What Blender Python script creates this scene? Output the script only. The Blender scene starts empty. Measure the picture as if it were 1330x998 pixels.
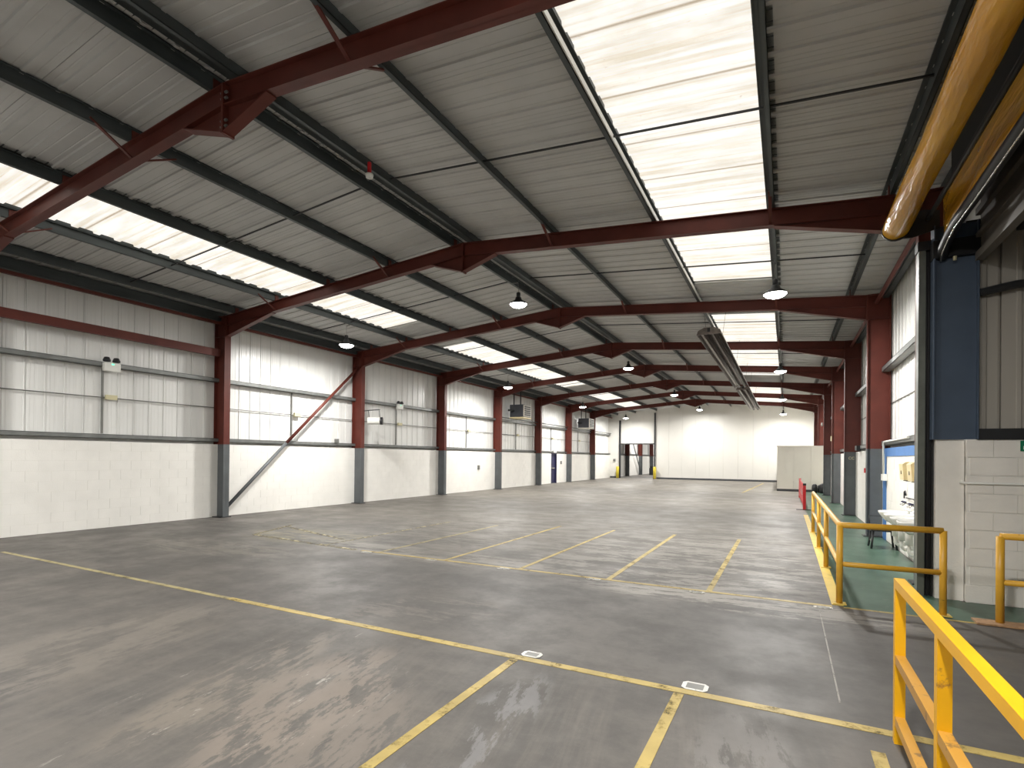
import bpy, math, random
from mathutils import Matrix, Vector
random.seed(7)
C = bpy.context.scene.collection
S = bpy.context.scene

# ------------------------------------------------------------------ camera
F_PX, YAW, PITCH, ROLL, CY = 687.7233, 0.478043, 0.00487, -0.00997885, 590.9033
def cam_axes():
    def to_world(X, D, Z):
        cr, sr = math.cos(ROLL), math.sin(ROLL)
        X, Z = X*cr + Z*sr, -X*sr + Z*cr
        cp, sp = math.cos(PITCH), math.sin(PITCH)
        D, Z = D*cp - Z*sp, Z*cp + D*sp
        c, s = math.cos(YAW), math.sin(YAW)
        return Vector((X*c - D*s, X*s + D*c, Z))
    return to_world(1, 0, 0), to_world(0, 0, 1), -to_world(0, 1, 0)
cd = bpy.data.cameras.new('camera')
cam = bpy.data.objects.new('camera', cd); C.objects.link(cam)
r_, u_, b_ = cam_axes()
m = Matrix((r_, u_, b_)).transposed().to_4x4(); m.translation = (0, 0, 1.75)
cam.matrix_world = m
cd.sensor_fit = 'HORIZONTAL'; cd.sensor_width = 36; cd.lens = 36*F_PX/1330
cd.shift_y = (CY - 499)/1330
cd.clip_start = .05; cd.clip_end = 300
S.camera = cam

# ------------------------------------------------------------------ world and exposure
w = bpy.data.worlds.new('world'); S.world = w; w.use_nodes = True
w.node_tree.nodes['Background'].inputs[0].default_value = (.82, .88, 1, 1)
w.node_tree.nodes['Background'].inputs[1].default_value = .8
S.view_settings.view_transform = 'Standard'
S.view_settings.look = 'None'
S.view_settings.exposure = 0.15
S.view_settings.gamma = 1
S.view_settings.use_curve_mapping = False
LAMP_W = 300          # each high bay lamp
SKY = 0.8            # brightness of the daylight coming through the rooflight sheets

# ------------------------------------------------------------------ materials
def srgb(r, g, b):
    f = lambda v: (v/255/12.92) if v/255 <= .04045 else ((v/255 + .055)/1.055)**2.4
    return (f(r), f(g), f(b), 1)
def nt(m):
    m.use_nodes = True; t = m.node_tree
    return t, t.nodes, t.links, t.nodes['Principled BSDF']
def noise(N, L, scale, detail=4, rough=.55, stretch=(1,1,1), rot=(0,0,0)):
    tc = N.new('ShaderNodeNewGeometry'); mp = N.new('ShaderNodeMapping')
    if any(rot):
        mp.vector_type = 'TEXTURE'; stretch = tuple(1/v for v in stretch)   # rotate first, then stretch
    mp.inputs['Scale'].default_value = stretch; mp.inputs['Rotation'].default_value = rot
    n = N.new('ShaderNodeTexNoise'); n.inputs['Scale'].default_value = scale
    n.inputs['Detail'].default_value = detail; n.inputs['Roughness'].default_value = rough
    L.new(tc.outputs['Position'], mp.inputs[0]); L.new(mp.outputs[0], n.inputs[0])
    return n.outputs['Fac']
def rng(N, L, src, a, b, lo=0., hi=1.):
    r = N.new('ShaderNodeMapRange'); r.inputs[1].default_value = a; r.inputs[2].default_value = b
    r.inputs[3].default_value = lo; r.inputs[4].default_value = hi; r.clamp = True
    L.new(src, r.inputs[0]); return r.outputs[0]
def mix(N, L, fac, a, b):
    x = N.new('ShaderNodeMix'); x.data_type = 'RGBA'
    if isinstance(fac, float): x.inputs[0].default_value = fac
    else: L.new(fac, x.inputs[0])
    for i, v in ((6, a), (7, b)):
        if isinstance(v, tuple): x.inputs[i].default_value = v
        else: L.new(v, x.inputs[i])
    return x.outputs[2]
def mul(N, L, a, b, op='MULTIPLY'):
    x = N.new('ShaderNodeMath'); x.operation = op
    for i, v in ((0, a), (1, b)):
        if isinstance(v, (int, float)): x.inputs[i].default_value = v
        else: L.new(v, x.inputs[i])
    return x.outputs[0]
def bump(N, L, P, h, s, d=.01):
    b = N.new('ShaderNodeBump'); b.inputs['Strength'].default_value = s; b.inputs['Distance'].default_value = d
    L.new(h, b.inputs['Height']); L.new(b.outputs[0], P.inputs['Normal'])
def mat(name, col, rough=.5, metal=0., var=.12, scale=3., bmp=0., bscale=60, rvar=0, stretch=(1,1,1), spec=.5):
    m = bpy.data.materials.new(name); t, N, L, P = nt(m)
    dark = tuple(c*(1-var) for c in col[:3]) + (1,); lite = tuple(min(1, c*(1+var)) for c in col[:3]) + (1,)
    n = noise(N, L, scale, stretch=stretch)
    L.new(mix(N, L, rng(N, L, n, .35, .65), dark, lite), P.inputs['Base Color'])
    P.inputs['Roughness'].default_value = rough; P.inputs['Metallic'].default_value = metal
    P.inputs['Specular IOR Level'].default_value = spec
    if rvar:
        L.new(rng(N, L, noise(N, L, scale*2), .3, .7, rough-rvar, rough+rvar), P.inputs['Roughness'])
    if bmp: bump(N, L, P, noise(N, L, bscale, 3), bmp)
    return m
M = {}
M['red'] = mat('red_oxide_paint', srgb(94, 43, 34), .5, var=.14, scale=2.2, spec=.35)
M['grey'] = mat('grey_column_paint', srgb(88, 92, 94), .5, var=.1, scale=3)
M['purlin'] = mat('galvanised_purlin', srgb(70, 76, 77), .45, .25, var=.22, scale=4, stretch=(1,.2,1))
M['liner'] = mat('roof_liner', srgb(192, 192, 190), .5, var=.05, scale=1.3, spec=.3)
M['clad'] = mat('wall_cladding', srgb(226, 226, 223), .32, var=.05, scale=1.1, stretch=(1,1,.25), spec=.5)
M['block'] = mat('white_painted_block', srgb(238, 236, 230), .6, var=.03, scale=2, bmp=.25, bscale=45)
M['mortar'] = mat('white_painted_joint', srgb(232, 230, 223), .7, var=.04)
M['lobbyclad'] = mat('dull_cladding', srgb(168, 163, 153), .5, var=.06, scale=1.1, stretch=(1, 1, .25))  # darker cladding tone for the lobby wall
M['lining'] = mat('shade_toned_lining', srgb(92, 86, 78), .45, var=.1, scale=2, stretch=(1, .2, 1))  # dark tone stands in for the unlit space over the opening and lobby
M['oldblock'] = mat('off_white_painted_block', srgb(238, 234, 226), .65, var=.04, scale=3, bmp=.3, bscale=40)
M['panelw'] = mat('white_wall_panel', srgb(216, 214, 208), .5, var=.02, scale=.6)
M['part'] = mat('cream_partition_board', srgb(230, 226, 215), .6, var=.03, scale=1)
M['dark'] = mat('dark_steel', srgb(42, 43, 45), .45, .1, var=.15)
M['black'] = mat('black_rubber', srgb(16, 16, 18), .5, var=.1)
M['rail'] = mat('grey_wall_rail', srgb(120, 122, 120), .4, .3, var=.12, scale=5)
M['cond'] = mat('grey_conduit', srgb(120, 120, 116), .45, .2, var=.1)
M['white'] = mat('white_plastic', srgb(232, 232, 226), .35, var=.03)
M['cream'] = mat('cream_plastic', srgb(236, 218, 170), .35, var=.04)
M['ceram'] = mat('white_ceramic', srgb(240, 240, 236), .12, var=.02)
M['chrome'] = mat('bright_metal', srgb(200, 198, 192), .25, .7, var=.08)
M['blue'] = mat('blue_steel_paint', srgb(70, 84, 102), .5, var=.08, scale=2)
M['bluetrim'] = mat('blue_trim', srgb(74, 122, 182), .5, var=.06)
M['bluedoor'] = mat('dark_blue_door', srgb(46, 46, 78), .4, var=.1)
M['unit'] = mat('charcoal_heater_case', srgb(74, 76, 82), .4, .1, var=.08)
M['redplastic'] = mat('bright_red_paint', srgb(196, 26, 34), .4, var=.06)
M['green'] = mat('green_sign', srgb(18, 120, 84), .4, var=.03)
M['skirt'] = mat('dark_skirting', srgb(62, 64, 68), .5, var=.1)
M['bins'] = mat('black_sacks', srgb(24, 25, 28), .35, var=.2, scale=8)
M['beige'] = mat('beige_plastic', srgb(206, 198, 160), .4, var=.04)
M['doorpost'] = mat('door_guide_grey_green', srgb(104, 108, 100), .42, .2, var=.12, scale=6)
M['reflect'] = mat('heater_reflector', srgb(112, 104, 98), .32, .75, var=.25, scale=6)
M['tubeh'] = mat('heater_tube', srgb(54, 44, 40), .5, .3, var=.25)

def yellow(name, col, chip, s=9, thr=.62):
    m = bpy.data.materials.new(name); t, N, L, P = nt(m)
    n = noise(N, L, s, 6, .65); n2 = noise(N, L, 2.5)
    base = mix(N, L, rng(N, L, n2, .35, .7), col, tuple(c*.86 for c in col[:3])+(1,))
    L.new(mix(N, L, rng(N, L, n, thr, thr+.06), base, chip), P.inputs['Base Color'])
    P.inputs['Roughness'].default_value = .36
    return m
M['yel'] = yellow('bright_yellow_rail_paint', srgb(232, 172, 16), srgb(150, 104, 50), 7, .66)
M['yel2'] = yellow('ochre_rail_paint', srgb(226, 172, 56), srgb(110, 82, 50), 12, .68)
M['yelpost'] = yellow('bollard_yellow', srgb(230, 208, 70), srgb(120, 110, 60), 6, .7)
M['yeldust'] = yellow('dusty_yellow_rail_paint', srgb(190, 140, 58), srgb(126, 96, 58), 8, .6)
M['kerb'] = yellow('yellow_kerb_paint', srgb(222, 192, 96), srgb(128, 112, 80), 6, .6)

def fabric():
    m = bpy.data.materials.new('yellow_door_fabric'); t, N, L, P = nt(m)
    n = noise(N, L, 2.2, 4, .5, stretch=(1, .35, 1))
    L.new(mix(N, L, rng(N, L, n, .35, .65), srgb(196, 138, 18), srgb(222, 166, 34)), P.inputs['Base Color'])
    P.inputs['Roughness'].default_value = .2
    bump(N, L, P, noise(N, L, 6, 3, .5, stretch=(1.6, .3, 1.6)), .6, .05)
    return m
M['fabric'] = fabric()

SW0 = 5.32/5
def sky_sheet():
    m = bpy.data.materials.new('translucent_rooflight'); t, N, L, P = nt(m)
    a = noise(N, L, 1.3, 6, .65, stretch=(.3, 8, 1)); b = noise(N, L, 1.4, 6, .65, stretch=(1, 2.2, 1)); c = noise(N, L, 9, 4, .6, stretch=(1.2, 2.2, 1))
    tc = N.new('ShaderNodeTexCoord'); sp = N.new('ShaderNodeSeparateXYZ'); L.new(tc.outputs['Object'], sp.inputs[0])
    y = sp.outputs[1]
    def near(pos, wd): # 1 close to y = pos on the sheet
        return rng(N, L, mul(N, L, mul(N, L, y, pos, 'SUBTRACT'), 0, 'ABSOLUTE'), 0, wd, 1, 0)
    col = mix(N, L, rng(N, L, a, .46, .66), (1.16, 1.13, 1.07, 1), (.86, .77, .62, 1))
    col = mix(N, L, mul(N, L, rng(N, L, b, .46, .66), .5), col, (.80, .73, .60, 1))
    for k in range(3):      # dirt gathers along the flanks of each corrugation
        col = mix(N, L, mul(N, L, near(SW0/3*(k+.5)+.075, .022), rng(N, L, b, .35, .6, .25, .8)), col, (.60, .50, .34, 1))
        col = mix(N, L, mul(N, L, near(SW0/3*(k+.5)-.075, .015), .35), col, (.74, .66, .52, 1))
    col = mix(N, L, mul(N, L, rng(N, L, c, .66, .74), .5), col, (.52, .46, .40, 1))
    lap = mul(N, L, near(0, .03), near(SW0, .03), 'MAXIMUM')
    col = mix(N, L, mul(N, L, lap, .85), col, (.34, .24, .14, 1))
    P.inputs['Base Color'].default_value = (.22, .21, .19, 1); P.inputs['Roughness'].default_value = .4
    L.new(col, P.inputs['Emission Color']); P.inputs['Emission Strength'].default_value = SKY
    return m
M['sky'] = sky_sheet()
def emit(name, col, s):
    m = bpy.data.materials.new(name); t, N, L, P = nt(m)
    P.inputs['Base Color'].default_value = col; P.inputs['Emission Color'].default_value = col
    P.inputs['Emission Strength'].default_value = s; return m
M['lens'] = emit('lamp_lens', (1, .985, .94, 1), 25)
M['led'] = emit('green_indicator', (.1, 1, .5, 1), 2)

def concrete():
    m = bpy.data.materials.new('worn_concrete_floor'); t, N, L, P = nt(m)
    tc = N.new('ShaderNodeTexCoord')
    def blob(x, y, rx, ry, rot=0.):
        mp = N.new('ShaderNodeMapping'); mp.vector_type = 'TEXTURE'
        mp.inputs['Location'].default_value = (x, y, 0); mp.inputs['Scale'].default_value = (rx, ry, 1); mp.inputs['Rotation'].default_value = (0, 0, rot)
        L.new(tc.outputs['Object'], mp.inputs[0])
        g = N.new('ShaderNodeTexGradient'); g.gradient_type = 'SPHERICAL'; L.new(mp.outputs[0], g.inputs[0]); return g.outputs['Fac']
    A = (0, 0, 1.75); X = (0, 0, .06)
    sp = N.new('ShaderNodeSeparateXYZ'); L.new(tc.outputs['Object'], sp.inputs[0])
    aisle = rng(N, L, sp.outputs[1], 3.4, 4.6); bays = rng(N, L, sp.outputs[1], 6.6, 8.2)
    big = noise(N, L, .25, 5, .6); mid = noise(N, L, 1.0, 9, .68, rot=(0, 0, .01)); fine = noise(N, L, 6, 9, .75, stretch=(.8, 1.2, 1), rot=X)
    grit = noise(N, L, 40, 4, .7)
    lon = noise(N, L, 2.2, 9, .7, stretch=(.16, 2.4, 1), rot=A); cross = noise(N, L, 1.6, 9, .7, stretch=(.28, 2.2, 1), rot=X)
    near = mul(N, L, 1., aisle, 'SUBTRACT')
    col = mix(N, L, rng(N, L, big, .35, .65), srgb(92, 88, 84), srgb(108, 103, 97))
    col = mix(N, L, mul(N, L, rng(N, L, mid, .44, .62), .5), col, srgb(74, 71, 68))
    col = mix(N, L, mul(N, L, rng(N, L, mid, .52, .40), .3), col, srgb(124, 117, 107))
    col = mix(N, L, mul(N, L, mul(N, L, rng(N, L, lon, .48, .68), .55), near), col, srgb(132, 124, 115))
    col = mix(N, L, mul(N, L, mul(N, L, rng(N, L, cross, .50, .66), .6), bays), col, srgb(146, 140, 131))
    col = mix(N, L, mul(N, L, rng(N, L, cross, .5, .7), .22), col, srgb(130, 124, 117))
    col = mix(N, L, mul(N, L, rng(N, L, fine, .54, .74), .3), col, srgb(134, 128, 120))
    col = mix(N, L, mul(N, L, rng(N, L, fine, .44, .30), .4), col, srgb(70, 67, 64))
    col = mix(N, L, mul(N, L, rng(N, L, grit, .55, .8), .16), col, srgb(150, 146, 138))
    # paler area in the middle and far part of the hall
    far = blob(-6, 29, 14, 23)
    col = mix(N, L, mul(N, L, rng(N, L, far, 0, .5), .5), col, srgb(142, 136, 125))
    # scuffed patches where the coating has lifted
    def combo(rot, st, th):
        a = noise(N, L, 1.7, 10, .72, stretch=st, rot=rot); b = noise(N, L, 7, 8, .75, stretch=st, rot=rot)
        return rng(N, L, mul(N, L, mul(N, L, a, .6), mul(N, L, b, .4), 'ADD'), th, th+.03)
    patA = combo(A, (.45, 1.5, 1), .485); patX = combo(X, (.4, 1.7, 1), .485); patS = combo(X, (.5, 1.6, 1), .50)
    for bx, by, rx, ry, rot, pt_, cc, st in ((-3.05, 2.8, 1.1, .55, 1.75, patA, srgb(150, 138, 126), .8), (-3.75, 2.7, 1.3, .35, 1.78, patA, srgb(148, 138, 125), .7), (-2.6, 2.3, 1.0, .6, 1.7, patA, srgb(150, 138, 126), .6),
            (-.45, 7.0, 2.2, .5, -.05, patX, srgb(190, 184, 174), .8), (-9.2, 8.2, 1.9, 1.0, 0, patX, srgb(152, 144, 118), .75),
            (-9.6, 6.3, 2.2, .8, .05, patX, srgb(146, 140, 129), .65), (-1.6, 9.4, 2.6, 3.0, 0, patS, srgb(176, 171, 162), .7), (-1.72, 2.9, .28, 1.1, 0, patA, srgb(150, 149, 150), .6),
            (-.2, 3.2, .35, .9, 0, patA, srgb(140, 136, 132), .6), (-5.6, 7.7, 3.5, .6, -.03, patX, srgb(168, 162, 152), .7), (-3.6, 4.9, 1.0, .7, .6, patS, srgb(140, 132, 123), .6),
            (-5.6, 2.4, 1.8, .8, 1.75, patA, srgb(140, 132, 122), .6), (-4.5, 12, 6, 5, 0, patS, srgb(150, 145, 136), .6)):
        g = rng(N, L, blob(bx, by, rx, ry, rot), 0, .3)
        col = mix(N, L, mul(N, L, mul(N, L, pt_, g), st), col, cc)
    bl = noise(N, L, 4, 10, .8, stretch=(.4, 1.8, 1), rot=A)
    g = rng(N, L, blob(-3.4, 2.7, 1.8, 1.1, 1.75), .05, .4)
    col = mix(N, L, mul(N, L, mul(N, L, rng(N, L, bl, .60, .63), g), .85), col, srgb(200, 194, 184))
    col = mix(N, L, mul(N, L, mul(N, L, rng(N, L, bl, .41, .37), g), .7), col, srgb(62, 59, 56))
    # darker area by the rail
    g = rng(N, L, blob(1.0, 5.4, 2.6, 2.3, 0), 0, .5)
    col = mix(N, L, mul(N, L, g, .5), col, srgb(70, 67, 64))
    # brightness falloff painted in: darkest in the near aisle, lighter down the hall
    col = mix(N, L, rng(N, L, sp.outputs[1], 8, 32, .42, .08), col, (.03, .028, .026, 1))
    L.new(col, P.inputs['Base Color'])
    L.new(rng(N, L, mid, .3, .7, .42, .66), P.inputs['Roughness'])
    P.inputs['Specular IOR Level'].default_value = .5
    bump(N, L, P, fine, .10, .01)
    return m
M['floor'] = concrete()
def greenpaint():
    m = bpy.data.materials.new('green_floor_paint'); t, N, L, P = nt(m)
    a = noise(N, L, 1.4, 5, .6); b = noise(N, L, 6, 6, .7)
    col = mix(N, L, rng(N, L, a, .35, .65), srgb(52, 78, 64), srgb(78, 104, 88))
    col = mix(N, L, mul(N, L, rng(N, L, b, .58, .75), .5), col, srgb(128, 134, 122))
    L.new(col, P.inputs['Base Color']); P.inputs['Roughness'].default_value = .38; return m
M['greenfl'] = greenpaint()
def worn(name, col, thr, soft=.08, s=5):
    m = bpy.data.materials.new(name); t, N, L, P = nt(m)
    P.inputs['Base Color'].default_value = col; P.inputs['Roughness'].default_value = .5
    n = noise(N, L, s, 8, .75); n2 = noise(N, L, 3, 4)
    L.new(mix(N, L, rng(N, L, n2, .35, .65), col, tuple(c*.72 for c in col[:3])+(1,)), P.inputs['Base Color'])
    L.new(rng(N, L, n, thr, thr+soft, 1., 0.), P.inputs['Alpha'])
    return m
M['line'] = worn('yellow_line_paint', srgb(180, 158, 90), .52, .2)
M['linefaint'] = worn('faded_yellow_line_paint', srgb(158, 146, 104), .50, .3)
M['lineghost'] = worn('ghost_yellow_line_paint', srgb(196, 184, 142), .42, .12)
M['marker'] = worn('white_marker_paint', srgb(226, 224, 218), .6, .05, 14)
M['markerw'] = worn('worn_white_marker_paint', srgb(218, 214, 204), .48, .1, 12)

# ------------------------------------------------------------------ mesh helpers
class MB:
    def __init__(s): s.v = []; s.f = []; s.m = []
    def add(s, vs, fs, mi=0):
        o = len(s.v); s.v += [tuple(v) for v in vs]
        for f in fs: s.f.append(tuple(i+o for i in f)); s.m.append(mi)
        return s
    def box(s, x0, x1, y0, y1, z0, z1, mi=0):
        return s.add([(x, y, z) for x in (x0, x1) for y in (y0, y1) for z in (z0, z1)],
                     [(0,1,3,2), (4,6,7,5), (0,4,5,1), (2,3,7,6), (0,2,6,4), (1,5,7,3)], mi)
    def prism(s, poly, axis, a, b, mi=0):
        """extrude 2-D polygon along axis from a to b; polygon coords are the two other axes in order"""
        def mk(p, t):
            return {'x': (t, p[0], p[1]), 'y': (p[0], t, p[1]), 'z': (p[0], p[1], t)}[axis]
        n = len(poly); vs = [mk(p, a) for p in poly] + [mk(p, b) for p in poly]
        fs = [tuple(range(n))[::-1], tuple(range(n, 2*n))] + [(i, (i+1) % n, n+(i+1) % n, n+i) for i in range(n)]
        return s.add(vs, fs, mi)
    def tube(s, pts, r, n=10, mi=0, cap=True, sq=1.):
        pts = [Vector(p) for p in pts]; rings = []
        rs = r if isinstance(r, (list, tuple)) else [r]*len(pts)
        up = None
        for i, p in enumerate(pts):
            d = (pts[min(i+1, len(pts)-1)] - pts[max(i-1, 0)]).normalized()
            if up is None: up = Vector((0, 0, 1)) if abs(d.z) < .9 else Vector((1, 0, 0))
            a = d.cross(up).normalized(); b = a.cross(d).normalized(); up = b
            rings.append([p + a*math.cos(2*math.pi*k/n)*rs[i] + b*math.sin(2*math.pi*k/n)*rs[i]*sq for k in range(n)])
        vs = [v for R in rings for v in R]; fs = []
        for i in range(len(pts)-1):
            for k in range(n): fs.append((i*n+k, i*n+(k+1) % n, (i+1)*n+(k+1) % n, (i+1)*n+k))
        if cap: fs += [tuple(range(n))[::-1], tuple(range((len(pts)-1)*n, len(pts)*n))]
        return s.add(vs, fs, mi)
    def lathe(s, prof, c=(0, 0, 0), n=24, mi=0):
        vs = [(c[0]+r*math.cos(2*math.pi*k/n), c[1]+r*math.sin(2*math.pi*k/n), c[2]+z) for r, z in prof for k in range(n)]
        fs = [(i*n+k, i*n+(k+1) % n, (i+1)*n+(k+1) % n, (i+1)*n+k) for i in range(len(prof)-1) for k in range(n)]
        return s.add(vs, fs, mi)
    def bar(s, p, q, wx, wy, mi=0):
        """square bar between two points"""
        p, q = Vector(p), Vector(q); d = (q-p).normalized()
        up = Vector((0, 0, 1)) if abs(d.z) < .95 else Vector((0, 1, 0))
        a = d.cross(up).normalized()*wx/2; b = d.cross(a).normalized()*wy/2
        vs = [p+a+b, p-a+b, p-a-b, p+a-b, q+a+b, q-a+b, q-a-b, q+a-b]
        return s.add(vs, [(3,2,1,0), (4,5,6,7), (0,1,5,4), (1,2,6,5), (2,3,7,6), (3,0,4,7)], mi)
    def mesh(s, name, mats, smooth=False):
        me = bpy.data.meshes.new(name); me.from_pydata(s.v, [], s.f)
        mats = mats if isinstance(mats, (list, tuple)) else [mats]
        for m in mats: me.materials.append(M[m] if isinstance(m, str) else m)
        for p, mi in zip(me.polygons, s.m): p.material_index = mi
        if smooth:
            for p in me.polygons: p.use_smooth = len(p.vertices) <= 4
        me.validate(); me.update()
        return me
    def obj(s, name, mats, parent=None, smooth=False, label=None):
        return link(name, s.mesh(name, mats, smooth), parent, label=label)
def link(name, me, parent=None, loc=None, label=None):
    o = bpy.data.objects.new(name, me); C.objects.link(o)
    if parent is not None: o.parent = parent
    if loc is not None: o.location = loc
    if label: o['label'] = label
    return o
def thing(name, label, cat, loc=(0, 0, 0), group=None, rz=0):
    o = bpy.data.objects.new(name, None); C.objects.link(o); o.location = loc; o.rotation_euler = (0, 0, rz)
    o.empty_display_size = .1
    return tag(o, label, cat, group)
def tag(o, label, cat, group=None):
    o['label'] = label; o['category'] = cat
    if group: o['group'] = group
    return o
def struct(o): o['kind'] = 'structure'; return o
def sempty(name):
    o = bpy.data.objects.new(name, None); C.objects.link(o); return struct(o)
def box(x0, x1, y0, y1, z0, z1): return MB().box(x0, x1, y0, y1, z0, z1)
ORD = ['nearest', 'second', 'third', 'fourth', 'fifth', 'sixth', 'seventh', 'eighth', 'ninth', 'tenth']

# ------------------------------------------------------------------ building dimensions
Y0, BAY, XA = 4.10, 5.32, -6.07
XL, XR, DC = -13.82, 1.65, .45               # inner flange faces, column depth
YEND = Y0 + 8*BAY                            # 46.66 end wall
YB = Y0 - 2*BAY                              # back of the hall behind the camera
def ztop(x): return 6.245 - .083*abs(x - XA)  # top of rafters
def fy(n): return Y0 + n*BAY
HB = 2.03                                    # block wall height
XWL, XWR = -14.2, 1.97                       # block wall faces
XCL, XCR = -14.36, 2.13                      # cladding faces

# ------------------------------------------------------------------ floor
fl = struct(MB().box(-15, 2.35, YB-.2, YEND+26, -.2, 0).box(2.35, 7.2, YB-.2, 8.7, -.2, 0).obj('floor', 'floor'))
g = MB().box(.62, 1.95, 7.45, 33.2, 0, .004).box(1.95, 6.5, 7.45, 8.45, 0, .004).obj('painted_walkway', 'greenfl', fl, label='green painted walkway')
box(.35, .362, 4.5, 7.2, 0, .002).obj('floor_joint', worn('joint_filler', srgb(140, 136, 128), .55, .1, 9), fl)

# painted lines, each one thing on the floor
def line(x0, y0, x1, y1, wd, m, label):
    d = Vector((x1-x0, y1-y0, 0)).normalized(); n = Vector((-d.y, d.x, 0))*wd/2
    a, b = Vector((x0, y0, 0)), Vector((x1, y1, 0))
    vs = [a+n, a-n, b-n, b+n]
    vs2 = [v+Vector((0, 0, .003)) for v in vs]
    mb = MB().add(vs+vs2, [(3,2,1,0), (4,5,6,7), (0,1,5,4), (1,2,6,5), (2,3,7,6), (3,0,4,7)])
    return tag(mb.obj('floor_line', m), label, 'floor line')
line(-12.2, 4.15, -6.0, 4.15, .07, 'linefaint', 'faded left half of the long yellow line crossing the near floor')
line(-6.0, 4.15, 2.9, 4.15, .085, 'line', 'long yellow line crossing the near floor, running under the front railing')
line(-.70, 4.09, -.74, .8, .075, 'line', 'short yellow bay line running down from the near line at bottom centre')
line(-2.08, 4.09, -2.08, .8, .075, 'line', 'yellow bay line running down to the lower left from the near line')
line(.50, 3.85, .50, 1.2, .075, 'line', 'short yellow bay line beside the foot of the square front railing')
line(-6.95, 7.42, .5, 7.42, .075, 'line', 'yellow line across the middle floor closing the row of marked bays')
line(.62, 7.44, 4.2, 7.44, .07, 'line', 'narrow yellow line edging the green walkway in front of the block wall')
line(-10.3, 7.7, -7.1, 7.42, .12, 'lineghost', 'ghost of a yellow line worn off at left of the middle floor')
for x, m_, lb in ((-.90, 'line', 'yellow bay line nearest the right walkway on the middle floor'), (-2.27, 'line', 'second yellow bay line from the right on the middle floor'),
              (-3.70, 'line', 'third yellow bay line from the right on the middle floor'), (-5.11, 'line', 'fourth yellow bay line from the right on the middle floor'),
              (-6.56, 'linefaint', 'fifth, fainter yellow bay line from the right on the middle floor'), (-8.0, 'lineghost', 'leftmost almost worn away bay line on the middle floor')):
    line(x, 7.46, x, 12.6 if x > -6 else 11.9, .075 if x > -3 else .065, m_, lb)
line(-10.9, 9.0, -8.2, 8.2, .10, 'lineghost', 'worn yellow stroke curling over the scuffed patch on the left floor')
line(-11.0, 9.3, -10.35, 7.72, .10, 'lineghost', 'curved end of the worn yellow line on the left floor')
line(-2.05, 30.5, -1.5, 43.5, .12, 'line', 'yellow line on the far floor in front of the end wall')
def marker(x, y, wd, dp, m_, label):
    mb = MB(); t = .03; z0, z1 = .0032, .006
    c = .03
    out = [(-wd/2+c, -dp/2), (wd/2-c, -dp/2), (wd/2, -dp/2+c), (wd/2, dp/2-c), (wd/2-c, dp/2), (-wd/2+c, dp/2), (-wd/2, dp/2-c), (-wd/2, -dp/2+c)]
    mb.prism([(x+p, y+q) for p, q in out], 'z', z0, z1)
    o = mb.obj('bay_marker', m_); tag(o, label, 'floor label')
    box(x-wd/2+.032, x+wd/2-.032, y-dp/2+.026, y+dp/2-.026, z1, z1+.001).obj('label_window', 'cond', o, label='dull grey label window')
marker(-.61, 4.27, .19, .15, 'marker', 'white framed floor label on the near line, right of the two')
marker(-1.99, 4.265, .18, .13, 'marker', 'white framed floor label on the near line, left of the two')
marker(.40, 7.30, .20, .12, 'markerw', 'worn white floor label at the foot of the walkway corner post')
marker(-1.03, 7.31, .19, .12, 'markerw', 'worn white floor label at the foot of the first middle bay line')
for x, k in ((-2.45, 'second'), (-3.93, 'third'), (-5.33, 'fourth'), (-6.75, 'fifth')):
    marker(x, 7.33, .22, .1, 'markerw', 'scuffed white floor label below the %s middle bay line from the right' % k)

# ------------------------------------------------------------------ roof
roof = sempty('ceiling')
def sheet_profile(w, pitch, ribw, ribh, minor=True):
    """points (y,z) of the underside across one sheet, ribs point down into the room"""
    pts = [(0.003, 0)]
    k = 0
    n = round(w/pitch)
    for i in range(n):
        c = pitch*(i+.5)
        if minor:
            a = pitch*(i) + pitch*.22
            pts += [(a-.012, 0), (a, .006), (a+.012, 0)]
        pts += [(c-ribw/2-.012, 0), (c-ribw/2, -ribh), (c+ribw/2, -ribh), (c+ribw/2+.012, 0)]
        if minor:
            a = pitch*(i+1) - pitch*.22
            pts += [(a-.012, 0), (a, .006), (a+.012, 0)]
    pts.append((w-.003, 0))
    return pts
def sloped_sheet(prof, x0, x1, zo, th):
    z0, z1 = ztop(x0)+zo, ztop(x1)+zo; n = len(prof)
    vs = []
    for (x, z) in ((x0, z0), (x1, z1)):
        vs += [(x, p[0], z+p[1]) for p in prof] + [(x, prof[-1][0], z+th), (x, prof[0][0], z+th)]
    N = n+2
    return MB().add(vs, [tuple(range(N)), tuple(range(N, 2*N))[::-1]] + [(i, N+i, N+(i+1) % N, (i+1) % N) for i in range(N)])
SW = BAY/5
pf = sheet_profile(SW, SW/3, .045, .022)
ps = sheet_profile(SW, SW/3, .10, .035, False)
segs = {'L1': (-14.75, -11.93), 'L2': (-11.93, -9.97), 'L3': (-9.97, -6.2), 'R3': (-5.94, -2.13), 'R2': (-2.13, -.23), 'R1': (-.23, 2.55)}
ZS = .19
opaque = {k: sloped_sheet(pf, *v, ZS, .03).mesh('roof_sheet', 'liner') for k, v in segs.items()}
clear = {k: sloped_sheet(ps, segs[k][0]+.09, segs[k][1]-.09, ZS+.05, .02).mesh('rooflight_sheet', 'sky') for k in ('L2', 'R2')}
for n in range(-2, 8):
    for j in range(5):
        y = fy(n) + j*SW
        for k in segs:
            # every sixteen metres three sheets of the glazed strip are opaque
            glazed = k in clear and (n*5+j-9) % 15 not in (0, 1, 2)
            o = link('rooflight_sheet' if glazed else 'roof_sheet', clear[k] if glazed else opaque[k], roof, (0, y, 0))
            if glazed and n == 0 and j == 0: o['label'] = 'stained translucent rooflight sheet'
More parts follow.
